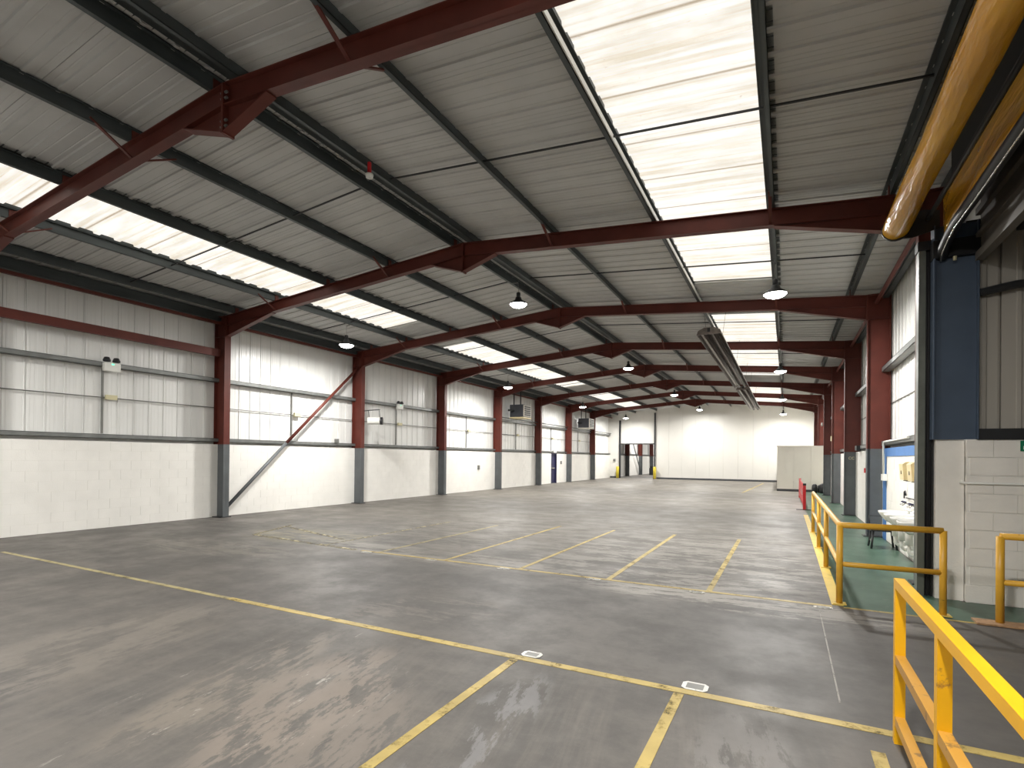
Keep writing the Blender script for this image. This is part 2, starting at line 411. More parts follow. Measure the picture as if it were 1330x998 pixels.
MB().prism([(-6.3, ztop(-6.3)+.2), (-5.84, ztop(-6.3)+.2), (-5.84, ztop(-6.3)+.25), (-6.07, ztop(-6.3)+.28), (-6.3, ztop(-6.3)+.25)], 'y', fy(-2), YEND).obj('ridge_lining', 'purlin', roof)
for x0, x1, nm in ((-12.0, -11.84, 0), (-10.06, -9.88, 0), (-2.22, -2.04, 0), (-.32, -.14, 0)):   # kerbs that carry the raised rooflights
    MB().prism([(x0, ztop(x0)+ZS+.0), (x1, ztop(x1)+ZS+.0), (x1, ztop(x1)+ZS+.09), (x0, ztop(x0)+ZS+.09)], 'y', fy(-2), YEND).obj('rooflight_upstand', 'purlin', roof)
# weatherproof skin above the liner keeps daylight out of the joints
MB().prism([(-14.9, ztop(-14.9)+.34), (XA, ztop(XA)+.34), (2.7, ztop(2.7)+.34), (2.7, ztop(2.7)+.37), (XA, ztop(XA)+.37), (-14.9, ztop(-14.9)+.37)], 'y', fy(-2)-.2, YEND+.1).obj('outer_roof_skin', 'liner', roof)

# purlins: Z sections running the length of the hall
def zpurlin(x, side, y0, y1):
    zb = ztop(x)+.002; h = .175; f = .06; t = .008; d = side
    mb = MB().box(x-t/2, x+t/2, y0, y1, zb, zb+h)
    mb.box(min(x, x-d*f), max(x, x-d*f), y0, y1, zb, zb+t)
    mb.box(min(x-d*f, x-d*f+d*t), max(x-d*f, x-d*f+d*t), y0, y1, zb, zb+.02)
    mb.box(min(x, x+d*f), max(x, x+d*f), y0, y1, zb+h-t, zb+h)
    mb.box(min(x+d*f, x+d*f-d*t), max(x+d*f, x+d*f-d*t), y0, y1, zb+h-.02, zb+h)
    return mb
PX = [(-13.46, 'lowest on the left slope, above the eaves'), (-11.86, 'along the lower edge of the left rooflights'), (-10.02, 'along the upper edge of the left rooflights'),
      (-8.09, 'on the left slope between rooflights and ridge'), (-6.3, 'left one of the ridge pair'), (-5.84, 'right one of the ridge pair'),
      (-4.05, 'on the right slope between ridge and rooflights'), (-2.12, 'along the upper edge of the right rooflights'), (-.25, 'along the lower edge of the right rooflights'), (1.32, 'lowest on the right slope')]
for x, where in PX:
    side = 1 if x < XA else -1
    t = thing('roof_purlin', 'long grey steel roof purlin, ' + where, 'purlin', (x, 0, ztop(x)), 'roof purlins')
    me = zpurlin(x, side, fy(-2), YEND).mesh('purlin_section', 'purlin')
    me.transform(Matrix.Translation((-x, 0, -ztop(x))))
    link('purlin_section', me, t)
    if x in (-2.12, -11.86):  # white strip added to imitate the skylit face of the purlin web
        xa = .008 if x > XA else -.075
        f = box(xa, xa+.067, fy(-2), YEND, .015, .09).obj('lit_web_strip', 'white', t, label='white strip standing for the lit purlin web')
    for n in range(0, 8):
        link('purlin_cleat', bpy.data.meshes.get('purlin_cleat') or box(-.006, .006, -.05, .05, .004, .15).mesh('purlin_cleat', 'red'), t, (.012*side, fy(n), 0))
# eaves beams and eaves ties
for x, s, nm in ((-14.12, 1, 'left'), (1.95, -1, 'right')):
    z = ztop(x)
    xo = x - s*.12
    mb = MB().box(min(x, x+.01), max(x, x+.01), fy(-2), YEND, z-.08, z+.15).box(min(x, xo), max(x, xo), fy(-2), YEND, z-.08, z-.07).box(min(x, xo), max(x, xo), fy(-2), YEND, z+.14, z+.15)
    tag(mb.obj('eaves_beam', 'purlin'), 'dark grey eaves beam along the top of the %s wall' % nm, 'beam')
x = -14.02
BAYN = ['nearest bay in view', 'second bay in view', 'third bay in view', 'fourth bay in view', 'fifth bay in view', 'sixth bay in view', 'seventh bay in view', 'last bay before the end wall']
tl = box(x-.04, x+.04, .012, BAY-.012, 5.36, 5.43).mesh('eaves_tie', 'red')
tr = MB().tube([(1.83, .012, 5.42), (1.83, BAY-.012, 5.42)], .045, 8).mesh('eaves_tie', 'red')
for n in range(0, 8):
    tag(link('eaves_tie', tl, None, (0, fy(n), 0)), 'thin dark red tie below the left eaves beam, ' + BAYN[n], 'tie beam', 'eaves ties between the column heads')
    if n: tag(link('eaves_tie', tr, None, (0, fy(n), 0)), 'dark red tube tie between right column heads, ' + BAYN[n], 'tie beam', 'eaves ties between the column heads')
tag(box(-14.09, -13.99, fy(-1)+.1, fy(1)-.1, 4.47, 4.67).obj('wall_tie', 'red'), 'deep dark red horizontal beam across the nearest left wall bay', 'tie beam')

# sag rods
for n in range(0, 8):
    y = fy(n)+BAY/2
    for sd, pts in (('left', [-13.46, -6.33]), ('right', [-5.8, 1.32])):
        a, b = pts
        o = MB().bar((a, y, ztop(a)+.075), (b, y, ztop(b)+.075), .022, .022).obj('sag_rod', 'dark')
        tag(o, 'thin dark sag rod across the %s roof slope, %s' % (sd, BAYN[n]), 'rod', 'sag rods across the purlins')

# ------------------------------------------------------------------ portal frames
FR, FC = .14, .18      # flange widths of rafters and columns
def column_mesh(s):
    xi = XL if s < 0 else XR
    xo = xi + s*DC
    zt = ztop(xi)
    mb = MB()
    for z0, z1, mi in ((.02, HB, 1), (HB, zt, 0)):
        mb.box(min(xi, xi+s*.016), max(xi, xi+s*.016), -FC/2, FC/2, z0, z1, mi)
        mb.box(min(xo, xo-s*.016), max(xo, xo-s*.016), -FC/2, FC/2, z0, z1, mi)
        mb.box(min(xi, xo), max(xi, xo), -.006, .006, z0, z1, mi)
    mb.box(min(xi, xo), max(xi, xo), -FC/2, FC/2, zt-.014, zt, 0)
    mb.box(min(xi, xo)+.01, max(xi, xo)-.01, -FC/2, FC/2, 5.02, 5.035, 0)
    return mb.mesh('column', ['red', 'grey'])
def base_mesh(s):
    xi = XL if s < 0 else XR; xo = xi+s*DC
    return box(min(xi, xo)-.06, max(xi, xo)+.02, -.15, .15, 0, .02).mesh('base_plate', 'dark')
RD = .27
def rafter_mesh(s):
    xi = XL if s < 0 else XR
    za, zb = ztop(xi), ztop(XA)
    mb = MB()
    def strip(zo0, zo1, hw): mb.prism([(xi, za+zo0), (XA, zb+zo0), (XA, zb+zo1), (xi, za+zo1)], 'y', -hw, hw)
    strip(-.012, 0, FR/2); strip(-RD, -RD+.012, FR/2); strip(-RD, 0, .005)
    return mb.mesh('rafter', 'red')
HH = 5.04
def haunch_mesh(s):
    xi = XL if s < 0 else XR
    xe = xi - s*1.85
    zt, ze = ztop(xi)-RD, ztop(xe)-RD
    mb = MB().prism([(xi, zt), (xi, HH), (xe, ze-.002)], 'y', -.005, .005)
    mb.prism([(xi, HH), (xi, HH-.014), (xe, ze-.016), (xe, ze-.002)], 'y', -FR/2, FR/2)
    mb.box(min(xi, xi-s*.02), max(xi, xi-s*.02), -FR/2, FR/2, HH-.03, zt+.25)
    return mb.mesh('haunch', 'red')
def apex_mesh():
    zb, hw, ze = 5.66, .78, ztop(XA+.78)-RD
    mb = MB().prism([(XA-hw, ze-.002), (XA, zb), (XA+hw, ze-.002), (XA, ztop(XA)-RD)], 'y', -.005, .005)
    for s in (-1, 1):
        mb.prism([(XA, zb), (XA+s*hw, ze-.002), (XA+s*hw, ze-.016), (XA, zb-.016)], 'y', -FR/2, FR/2)
    return mb.mesh('apex_haunch', 'red')
def plate_mesh():
    return box(XA-.018, XA+.018, -FR/2-.01, FR/2+.01, 5.63, ztop(XA)-.01).mesh('splice_plate', 'red')
colm = {s: column_mesh(s) for s in (-1, 1)}; basem = {s: base_mesh(s) for s in (-1, 1)}
rafm = {s: rafter_mesh(s) for s in (-1, 1)}; haum = {s: haunch_mesh(s) for s in (-1, 1)}
apm, plm = apex_mesh(), plate_mesh()
def strut_mesh(x, dy):
    return MB().bar((x, dy*.02, ztop(x)-RD+.03), (x, dy*.55, ztop(x)+.05), .045, .02).mesh('fly_brace', 'red')
struts = {(x, d): strut_mesh(x, d) for x in (-11.86, -8.09, -4.05, -.25) for d in (-1, 1)}
boltm = MB().lathe([(0, -.02), (.016, -.02), (.016, .02), (0, .02)], n=8).mesh('bolt', 'rail')
def frame(y, label, cols=(-1, 1), raft=True, bolts=False):
    t = thing('portal_frame', label, 'steel frame', (XA, y, 0), 'portal frames of the hall')
    def put(nm, me, p=t):
        o = link(nm, me, p)
        if p is t: o.location = (-XA, 0, 0)
        return o
    for s in cols:
        put('column', colm[s]); put('base_plate', basem[s])
    if raft:
        for s in (-1, 1): put('rafter', rafm[s]); put('haunch', haum[s])
        put('apex_haunch', apm); pl = put('splice_plate', plm)
        for me in struts.values(): put('fly_brace', me)
        if bolts:
            for z in (5.72, 5.79, 6.06, 6.13):
                for dx in (-.04, .04):
                    o = link('bolt', boltm, pl); o.location = (XA+dx*.9, -FR/2+.02, z); o.rotation_euler = (0, math.pi/2, 0)
    return t
frame(fy(0), 'dark red steel portal frame nearest the camera, apex at the upper left', bolts=True)
for n in range(1, 8):
    frame(fy(n), 'dark red steel portal frame with grey column feet, %s from the camera' % ORD[n])
for n in range(9, 13):
    frame(fy(n), 'red and grey steel column seen through the far doorway, %s beyond the end wall' % ['first', 'second', 'third', 'fourth'][n-9], cols=(-1,), raft=False)
# diagonal brace of the second bay
o = MB().tube([(-13.95, fy(1)+.12, .28), (-13.95, (fy(1)*.61+fy(2)*.39), .28+4.72*.39)], .048, 10, 1).tube([(-13.95, (fy(1)*.61+fy(2)*.39), .28+4.72*.39), (-13.95, fy(2)-.1, 5.0)], .048, 10, 0).obj('wind_brace', ['red', 'grey'], smooth=True)
tag(o, 'long diagonal tube brace, grey below and red above, against the left wall', 'brace')
o = MB().tube([(-13.95, fy(10)-.1, .3), (-13.95, fy(9)+.1, 4.9)], .05, 8, 0).obj('wind_brace', ['grey'], smooth=True)
tag(o, 'diagonal brace seen through the far doorway', 'brace')

# ------------------------------------------------------------------ side walls
def blocks(parent, axis, face, out, a0, a1, n_single, courses=9, L=.45, H=.2255, single_from=None, matl='block', tone=.0):
    """blocks on a plane; axis 'y': wall runs along y with its face at x=face (room on side -out)."""
    shapes = {}
    stuff = MB()
    j = .0018 if matl == 'block' else .004
    for c in range(courses):
        off = (c % 2)*L/2
        k0 = math.floor((a0-off)/L)
        k = k0
        while k*L+off < a1:
            p, q = max(a0, k*L+off)+j, min(a1, (k+1)*L+off)-j
            k += 1
            if q-p < .03: continue
            pr = random.choice((-.0015, 0, .0015))
            f0, f1 = sorted((face+pr, face+out*.1))
            z0, z1 = c*H+j*1.7, (c+1)*H-j*1.7
            single = single_from is not None and single_from[0] <= p <= single_from[1]
            if single:
                key = round(q-p, 3)
                if key not in shapes:
                    b = .004; mb = MB()
                    lo, hi = (0, .1) if out > 0 else (-.1, 0)
                    if axis == 'y': mb.box(lo, hi, 0, key, 0, H-3.4*j)
                    else: mb.box(0, key, lo, hi, 0, H-3.4*j)
                    shapes[key] = mb.mesh('block', matl)
                loc = (face+pr, p, z0) if axis == 'y' else (p, face+pr, z0)
                link('block', shapes[key], parent, loc)
            elif axis == 'y': stuff.box(f0, f1, p, q, z0, z1)
            else: stuff.box(p, q, f0, f1, z0, z1)
    if stuff.v:
        o = stuff.obj('far_blockwork', matl, parent); o['kind'] = 'stuff'
def clad_panel(s, h0, h1, w):
    """one cladding sheet; s = -1 left wall (room towards +x), 1 right wall"""
    base = XCL if s < 0 else XCR
    P = w/3; prof = [(0.002, 0)]
    for i in range(3):
        a = i*P
        prof += [(a+.03, 0), (a+.035, -s*.005), (a+.075, -s*.005), (a+.08, 0)] if True else []
        prof += [(a+P*.5-.03, 0), (a+P*.5-.02, s*.003), (a+P*.5+.02, s*.003), (a+P*.5+.03, 0)]
        prof += [(a+P-.034, 0), (a+P-.028, -s*.016), (a+P-.012, -s*.016), (a+P-.006, 0)]
    prof += [(w-.004, 0)]
    n = len(prof)
    vs = []
    for z in (h0, h1):
        vs += [(base+d, y, z) for y, d in prof] + [(base+s*.05, prof[-1][0], z), (base+s*.05, prof[0][0], z)]
    N = n+2
    return MB().add(vs, [tuple(range(N)), tuple(range(N, 2*N))[::-1]] + [(i, N+i, N+(i+1) % N, (i+1) % N) for i in range(N)]).mesh('cladding_panel', 'clad')
DOORY = (33.2, 34.15)
wl = sempty('wall_left')
# the mortar core, with a gap for the fire door
for a, b in ((YB, DOORY[0]), (DOORY[1], YEND+26)):
    box(XWL-.17, XWL-.004, a, b, 0, HB).obj('wall_core', 'mortar', wl)
box(XWL-.3, XWL-.2, YB, YEND+26, 0, 5.72).obj('outer_skin', 'clad', wl)
blocks(wl, 'y', XWL, -1, YB, DOORY[0], 0, single_from=(3.7, 15.2))
blocks(wl, 'y', XWL, -1, DOORY[1], YEND+26, 0)
cpl = clad_panel(-1, HB+.13, 5.62, BAY/5)
for n in range(-2, 12):
    for j in range(5):
        link('cladding_panel', cpl, wl, (0, fy(n)+j*BAY/5+.05, 0))
for z, h, nm in ((2.15, .10, 'cladding_rail'), (3.83, .11, 'cladding_rail')):
    MB().box(XCL+.03, XCL+.19, YB, YEND+20, z-h/2, z-h/2+.01).box(XCL+.18, XCL+.19, YB, YEND+20, z-h/2, z+h/2).box(XCL+.03, XCL+.19, YB, YEND+20, z+h/2-.01, z+h/2).obj(nm, 'rail', wl)
wr = sempty('wall_right')
YO0, YO1, YW = 4.45, 8.75, 8.46       # door opening in the right wall, face of the lobby wall
for a, b in ((YB, YO0), (YO1, YEND)):
    box(XWR+.004, XWR+.15, a, b, 0, HB).obj('wall_core', 'mortar', wr)
blocks(wr, 'y', XWR, 1, YB, YO0, 0)
blocks(wr, 'y', XWR, 1, YO1, YEND, 0, single_from=(11.6, 15.2))
for a, b, z in ((YB, YO0, 0), (YO1, YEND, 0), (YO0, YO1, 4.45)):
    box(XCR+.06, XCR+.12, a, b, z, 5.74).obj('outer_skin', 'clad', wr)
cpr = clad_panel(1, HB+.13, 5.62, BAY/5)
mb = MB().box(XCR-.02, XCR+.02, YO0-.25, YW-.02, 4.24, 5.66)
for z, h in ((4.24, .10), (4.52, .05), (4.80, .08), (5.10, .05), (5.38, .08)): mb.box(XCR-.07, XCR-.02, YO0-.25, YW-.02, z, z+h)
mb.obj('header_lining', 'lining', wr, label='ribbed lining above the door opening, coloured dark as if unlit')
for n in range(-2, 8):
    for j in range(5):
        y = fy(n)+j*BAY/5+.03
        if not YO0-.9 < y < YO1-.3: link('cladding_panel', cpr, wr, (0, y, 0))
for z in (2.15, 3.85):
    for a, b in ((YB, YO0), (YO1, YEND)):
        MB().box(XCR-.19, XCR-.03, a, b, z-.055, z-.045).box(XCR-.19, XCR-.18, a, b, z-.055, z+.055).box(XCR-.19, XCR-.03, a, b, z+.045, z+.055).obj('cladding_rail', 'rail', wr)
box(XWR-.012, XWR-.004, YO1+.25, 14.6, 1.85, HB).obj('painted_band', 'bluetrim', wr, label='bright blue painted band')
box(XWR-.014, XWR-.004, 14.18, 14.6, 0, 1.85).obj('painted_band', 'bluetrim', wr, label='blue painted strip beside the column')

# wall behind the camera
wf = sempty('wall_front')
box(-14.6, 2.3, YB-.2, YB, 0, 6.1).obj('wall_lining', 'clad', wf)

# ------------------------------------------------------------------ side lobby seen through the opening
wb = sempty('wall_lobby')
YW = 8.46
box(2.0, 6.6, YW+.012, YW+.15, 0, HB).obj('wall_core', 'mortar', wb)
blocks(wb, 'x', YW, 1, 1.99, 6.6, 0, single_from=(1.9, 4.0), matl='oldblock')
box(1.70, 1.985, YW+.06, YW+.2, 0, HB).obj('rendered_pier', 'oldblock', wb, label='smooth white rendered pier')
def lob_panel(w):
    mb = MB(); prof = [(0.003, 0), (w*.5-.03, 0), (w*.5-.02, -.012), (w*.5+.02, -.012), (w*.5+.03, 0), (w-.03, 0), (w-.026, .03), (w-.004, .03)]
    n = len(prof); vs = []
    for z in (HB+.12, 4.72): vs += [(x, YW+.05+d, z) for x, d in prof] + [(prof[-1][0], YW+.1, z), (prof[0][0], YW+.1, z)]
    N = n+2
    return MB().add(vs, [tuple(range(N)), tuple(range(N, 2*N))[::-1]] + [(i, N+i, N+(i+1) % N, (i+1) % N) for i in range(N)]).mesh('cladding_panel', 'lobbyclad')
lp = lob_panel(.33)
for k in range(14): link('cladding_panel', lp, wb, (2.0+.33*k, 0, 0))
box(2.1, 6.6, YW-.02, YW+.10, HB-.005, HB+.13).obj('cladding_rail', 'dark', wb)
MB().tube([(2.11, YW-.02, 3.84), (2.3, YW-.04, 3.87), (2.45, YW-.05, 3.89), (6.6, YW-.05, 3.89)], .05, 8).obj('cladding_rail', 'dark', wb)
box(2.0, 6.6, YW+.11, YW+.15, HB, 4.8).obj('outer_skin', 'dark', wb)
box(6.5, 6.6, YB, YW+.1, 0, 4.8).obj('outer_wall', 'clad', wb)
box(2.18, 6.6, YB-.1, YB, 0, 4.8).obj('rear_wall', 'clad', wb)
lc = struct(box(2.2, 6.6, YB-.1, YW+.1, 4.72, 4.8).obj('ceiling_lobby', 'lining'))
for k in range(3):
    box(2.45+k*.8, 2.53+k*.8, YB, YW, 4.55, 4.72).obj('joist', 'dark', lc)
# blue column above the pier
t = thing('blue_column', 'wide blue painted steel column standing above the white pier', 'column', (1.875, YW+.05, HB))
MB().box(-.225, -.21, -.09, .09, 0, 2.72).box(.21, .225, -.09, .09, 0, 2.72).box(-.225, .225, -.02, .0, 0, 2.72).obj('column_section', 'blue', t)
box(-.235, .235, -.1, .1, 2.3, 2.52).obj('clamp_bracket', 'black', t)
MB().lathe([(0, 0), (.02, 0), (.02, .05), (0, .05)], n=8).obj('bolt', 'beige', t).location = (-.02, -.11, 2.24)

# ------------------------------------------------------------------ end wall
we = sempty('wall_back')
OX0, OX1, OZ = -13.22, -10.18, 3.03
def ez(x): return ztop(x)+.18
PW = 1.1
def epanel(x0, x1, z0):
    mb = MB().prism([(x0+.003, z0), (x1-.003, z0), (x1-.003, ez(x1)), (x0+.003, ez(x0))], 'y', YEND, YEND+.1)
    mb.obj('wall_panel', 'panelw', we)
xs = [-14.5, -13.34]; 
epanel(-14.5, -13.34, 0)
for k in range(3):
    a = -13.34+k*1.087; epanel(a, a+1.087, OZ)
x = -10.08
while x < 2.3:
    epanel(x, min(x+PW, 2.35), 0); x += PW
box(-14.5, 2.3, YEND+.1, YEND+.2, OZ, 5.2).obj('wall_core', 'panelw', we)
box(-10.08, 2.3, YEND+.1, YEND+.2, 0, OZ).obj('wall_core', 'panelw', we)
box(-14.5, -13.3, YEND+.1, YEND+.2, 0, OZ).obj('wall_core', 'panelw', we)
b1 = struct(MB().box(-10.0, 2.0, YEND-.02, YEND, 0, .14).box(-14.15, -13.4, YEND-.02, YEND, 0, .14).obj('baseboard_back', 'skirt'))
d2 = sempty('door_2')
box(OX0-.10, OX0+.04, YEND-.14, YEND, 0, 5.15).obj('guide_post', 'dark', d2)
box(OX1-.04, OX1+.08, YEND-.14, YEND, 0, 5.75).obj('guide_post', 'dark', d2)
box(OX0+.04, OX1-.04, YEND-.08, YEND+.1, OZ-.03, OZ+.06).obj('door_header', 'dark', d2)
for x, nm in ((OX0-.16, 'left'), (OX1+.08, 'right')):
    t = MB().lathe([(0, 0), (.13, 0), (.13, .98), (.11, 1.04), (0, 1.06)], (0, 0, 0), 14).obj('bollard', 'yelpost', smooth=True)
    t.location = (x, YEND-.34, 0)
    tag(t, 'yellow bollard at the %s side of the far doorway' % nm, 'bollard')
# hall beyond the far doorway
wx = sempty('wall_far')
box(-14.6, 2.3, YEND+25.5, YEND+25.7, 0, 6.2).obj('far_wall', 'panelw', wx)
box(-15, 2.6, YEND+.2, YEND+25.7, 5.9, 6.0).obj('far_ceiling', 'liner', wx)
box(2.3, 2.5, YEND+.2, YEND+25.7, 0, 6).obj('far_side_wall', 'panelw', wx)
o = box(-13.0, -12.6, 57.0, 57.3, 0, .75).obj('floor_cleaner', 'dark'); tag(o, 'small dark machine standing beyond the far doorway', 'machine')
MB().box(-12.95, -12.65, 57.05, 57.25, .75, .95).obj('handle_bar', 'black', o)

# fire door in the left wall
d1 = sempty('door_1')
box(XWL-.16, XWL-.10, DOORY[0]+.05, DOORY[1]-.05, 0, 2.0).obj('door_leaf', 'bluedoor', d1)
MB().box(XWL-.17, XWL+.02, DOORY[0], DOORY[0]+.05, 0, 2.05).box(XWL-.17, XWL+.02, DOORY[1]-.05, DOORY[1], 0, 2.05).box(XWL-.17, XWL+.02, DOORY[0], DOORY[1], 2.0, 2.06).obj('door_frame', 'bluedoor', d1)
box(XWL-.10, XWL-.05, DOORY[0]+.12, DOORY[1]-.12, 1.0, 1.06).obj('push_bar', 'chrome', d1)
o = box(XWL+.0, XWL+.08, DOORY[0]+.25, DOORY[1]-.2, 2.1, 2.24).obj('exit_light', 'white'); tag(o, 'small pale exit light above the dark blue fire door', 'exit light')

# ------------------------------------------------------------------ partition box at the far right
pt = thing('partition_room', 'low cream boarded room standing before the end wall at right', 'enclosure', (.75, 33.4, 0))
for k in range(3):
    a = -1.21+k*.83
    box(a+.003, a+.827, 0, .08, .13, 2.52).obj('wall_board', 'part', pt)
box(-1.21, -1.13, .08, 13.2, .13, 2.52).obj('side_wall', 'part', pt)
box(-1.24, 1.24, -.02, 13.2, 2.52, 2.55).obj('capping', 'part', pt)
MB().box(-1.21, 1.22, -.01, .08, 0, .13).box(-1.22, -1.13, .0, 13.2, 0, .13).obj('skirting', 'skirt', pt)
for i, (x, y, s) in enumerate(((1.36, 32.75, .40), (1.72, 32.5, .44), (1.62, 32.95, .36))):
    mb = MB(); N = 14
    for sx in (0,):
        prof = [(0, 0), (s*.42, 0), (s*.52, .1), (s*.53, s*.6), (s*.46, s*.98), (s*.2, s*1.12), (0, s*1.1)]
        mb.lathe([(r*.8, z*1.05) for r, z in prof], (0, 0, 0), N)
    o = mb.obj('rubbish_sack', 'bins', smooth=True); o.location = (x, y, .004); o.scale = (.85, .7, 1)
    tag(o, ['left black sack at the foot of the cream boarded room', 'right black sack beside the far grey column foot', 'black sack behind the pair at the cream boarded room'][i], 'sack')

# ------------------------------------------------------------------ yellow railings
def pipe_rail():
    t = thing('pipe_railing', 'ochre tubular handrail turning the corner of the green walkway', 'railing', (.585, 7.58, 0))
    r = .036; H = .965
    L = 7.15
    cr = .06
    top = [(0, L, H)] + [(0, cr+.02, H)] + [(.012, .028, H), (.035, .008, H)] + [(cr+.03, 0, H), (1.0, 0, H)]
    MB().tube(top, r, 12).obj('top_rail', 'yel2', t, True)
    mid = [(0, L, .49), (0, .08, .49), (.02, .02, .49), (.08, 0, .49), (1.0, 0, .49)]
    MB().tube(mid, r*.85, 12).obj('middle_rail', 'yel2', t, True)
    for x, y in ((0, 0), (0, 2.45), (0, 4.62), (0, L), (1.0, 0)):
        MB().tube([(x, y, .012), (x, y, H)], r, 12).obj('post', 'yel2', t, True)
        box(x-.07, x+.07, y-.07, y+.07, .009, .018).obj('base_plate', 'kerb', t)
pipe_rail()
o = box(.50, .625, 7.5, 19.3, 0, .008).obj('kerb_strip', 'kerb'); tag(o, 'yellow edge strip along the foot of the long tubular handrail', 'kerb')
t = thing('pipe_railing', 'short ochre tubular railing cut off by the right picture edge', 'railing', (2.055, 7.5, 0))
MB().tube([(0, 0, .95), (2.2, 0, .95)], .036, 12).obj('top_rail', 'yel2', t, True)
MB().tube([(0, 0, .455), (2.2, 0, .455)], .031, 12).obj('middle_rail', 'yel2', t, True)
for x in (0, 1.1, 2.2): MB().tube([(x, 0, .02), (x, 0, .95)], .038, 12).obj('post', 'yel2', t, True)
MB().box(-.22, .32, -.13, .09, .004, .022).obj('base_plate', mat('rusty_plate', srgb(168, 132, 96), .6, var=.25, scale=12), t)
# square section railing in the foreground
t = thing('square_railing', 'bright yellow square section railing in the right foreground', 'railing', (.632, 4.04, 0))
w2 = .0275
box(-w2, w2, -4.6, w2, 1.016-.055, 1.016).obj('top_rail', 'yel', t)
ys = [0, -1.03, -2.06, -3.09, -4.12]
for i, y in enumerate(ys):
    box(-w2, w2, y-w2, y+w2, .0, .961).obj('post', 'yel', t)
for a, b in zip(ys[1:], ys[:-1]):
    box(-w2+.002, w2-.002, a+w2, b-w2, .495, .55).obj('middle_rail', 'yeldust', t)
    box(-w2+.002, w2-.002, a+w2, b-w2, .115, .17).obj('bottom_rail', 'yeldust', t)
for m_ in ():
    pass

# red folding barrier
t = thing('red_barrier', 'bright red barrier panel standing along the far walkway edge', 'barrier', (.575, 21.3, 0))
box(-.045, .045, -.045, .045, 0, .86).obj('post', 'redplastic', t)
box(-.05, .05, -.05, .05, .86, .93).obj('post_cap', 'black', t)
box(-.25, .25, -.1, .1, 0, .02).obj('foot', 'dark', t)
for k in range(8):
    y = .1+k*.85
    box(-.03-.002*k, .0, y, y+.80, .12, .86+.004*k).obj('barrier_panel', 'redplastic', t)
for k in range(1, 4):
    y = .1+k*.85
    MB().prism([(y+.1, .62), (y+.5, .44), (y+.7, .44), (y+.3, .62)], 'x', -.04-.002*k, -.032-.002*k).obj('white_stripe', 'white', t)
box(-.045, .045, 6.95, 7.05, 0, .9).obj('post', 'redplastic', t)

# ------------------------------------------------------------------ roll-up door: drum of yellow fabric, guides
t = thing('roll_door', 'rolled yellow fabric door hanging over the right opening', 'door', (1.25, 8.4, 4.78))
mb = MB(); pts, rs = [], []
n = 26; K = 20
rings = []
ph = [random.uniform(0, 6.28) for _ in range(6)]
vs = []; fs = []
L = 4.28
n = 22
for i in range(n+1):
    y = -i*L/n; taper = 1 if i > 1 else (.94 if i == 0 else .99)
    for k in range(K):
        a = 2*math.pi*k/K
        r = .145*taper*(1+.035*math.sin(2*a+y*1.3+ph[0])+.03*math.sin(3*a-y*2.1+ph[1])+.02*math.sin(5*a+y*3.7+ph[2]))
        if math.cos(a) < 0 and math.sin(a) < .2: r *= 1.04
        vs.append((r*math.cos(a), y, r*math.sin(a)*1.04))
for i in range(n):
    for k in range(K): fs.append((i*K+k, i*K+(k+1) % K, (i+1)*K+(k+1) % K, (i+1)*K+k))
fs += [tuple(range(K)), tuple(range(n*K, (n+1)*K))[::-1]]
mb.add(vs, fs); mb.obj('fabric_roll', 'fabric', t, True)
MB().tube([(0, .005, 0), (0, .03, 0)], .158, 20).obj('end_disc', 'black', t)
MB().prism([(-.1, -.12), (.18, -.14), (.46, -.06), (.46, .16), (.3, .2), (-.1, .1)], 'y', .03, .05).obj('end_bracket', 'dark', t)
MB().tube([(.335, .0, .06), (.335, -4.2, .06)], .028, 10).obj('drive_rod', 'dark', t, True)
mb = MB(); vs = []; fs = []; nn = 40
for i in range(nn+1):
    y = -i*4.12/nn + .02
    wv = .012*math.sin(y*4.1)+.01*math.sin(y*1.7+1)
    for z in (.36, .14, -.02, -.18): vs.append((.485+wv*(1-(z+.18)), y, z+.0))
for i in range(nn):
    for k in range(3): fs.append((i*4+k, i*4+k+1, (i+1)*4+k+1, (i+1)*4+k))
fs += [f[::-1] for f in []]
mb.add(vs, fs); o = mb.obj('hanging_fabric', 'fabric', t, True); sm = o.modifiers.new('thick', 'SOLIDIFY'); sm.thickness = .006
pts = [(.49, .06, -.43), (.475, -.1, -.36), (.48, -.35, -.29), (.485, -.6, -.245), (.49, -1.4, -.235), (.49, -2.4, -.22), (.49, -4.12, -.22)]
MB().tube(pts, .06, 12, sq=1.1).obj('bottom_bar', 'black', t, True)
MB().tube([(p[0]-.015, p[1], p[2]-.062) for p in pts], .010, 6).obj('highlight_strip', 'chrome', t, True)  # bright strip stands in for the highlight along the bottom bar
box(.56, .60, -4.12, -.02, -.05, .87).obj('header_board', 'black', t)
t = thing('door_guide', 'tall dark upright door guide beside the white pier', 'door guide', (1.61, 8.62, 0))
box(-.085, -.01, -.03, .12, 0, 4.5).obj('guide_channel', 'doorpost', t)
MB().box(-.01, .075, .02, .1, 0, 4.55).box(.06, .08, -.02, .1, 0, 4.55).box(.015, .03, -.01, .02, 0, 4.3).obj('guide_slot', 'black', t)
MB().box(-.1, .09, -.045, .13, 4.5, 4.62).obj('guide_head', 'dark', t)

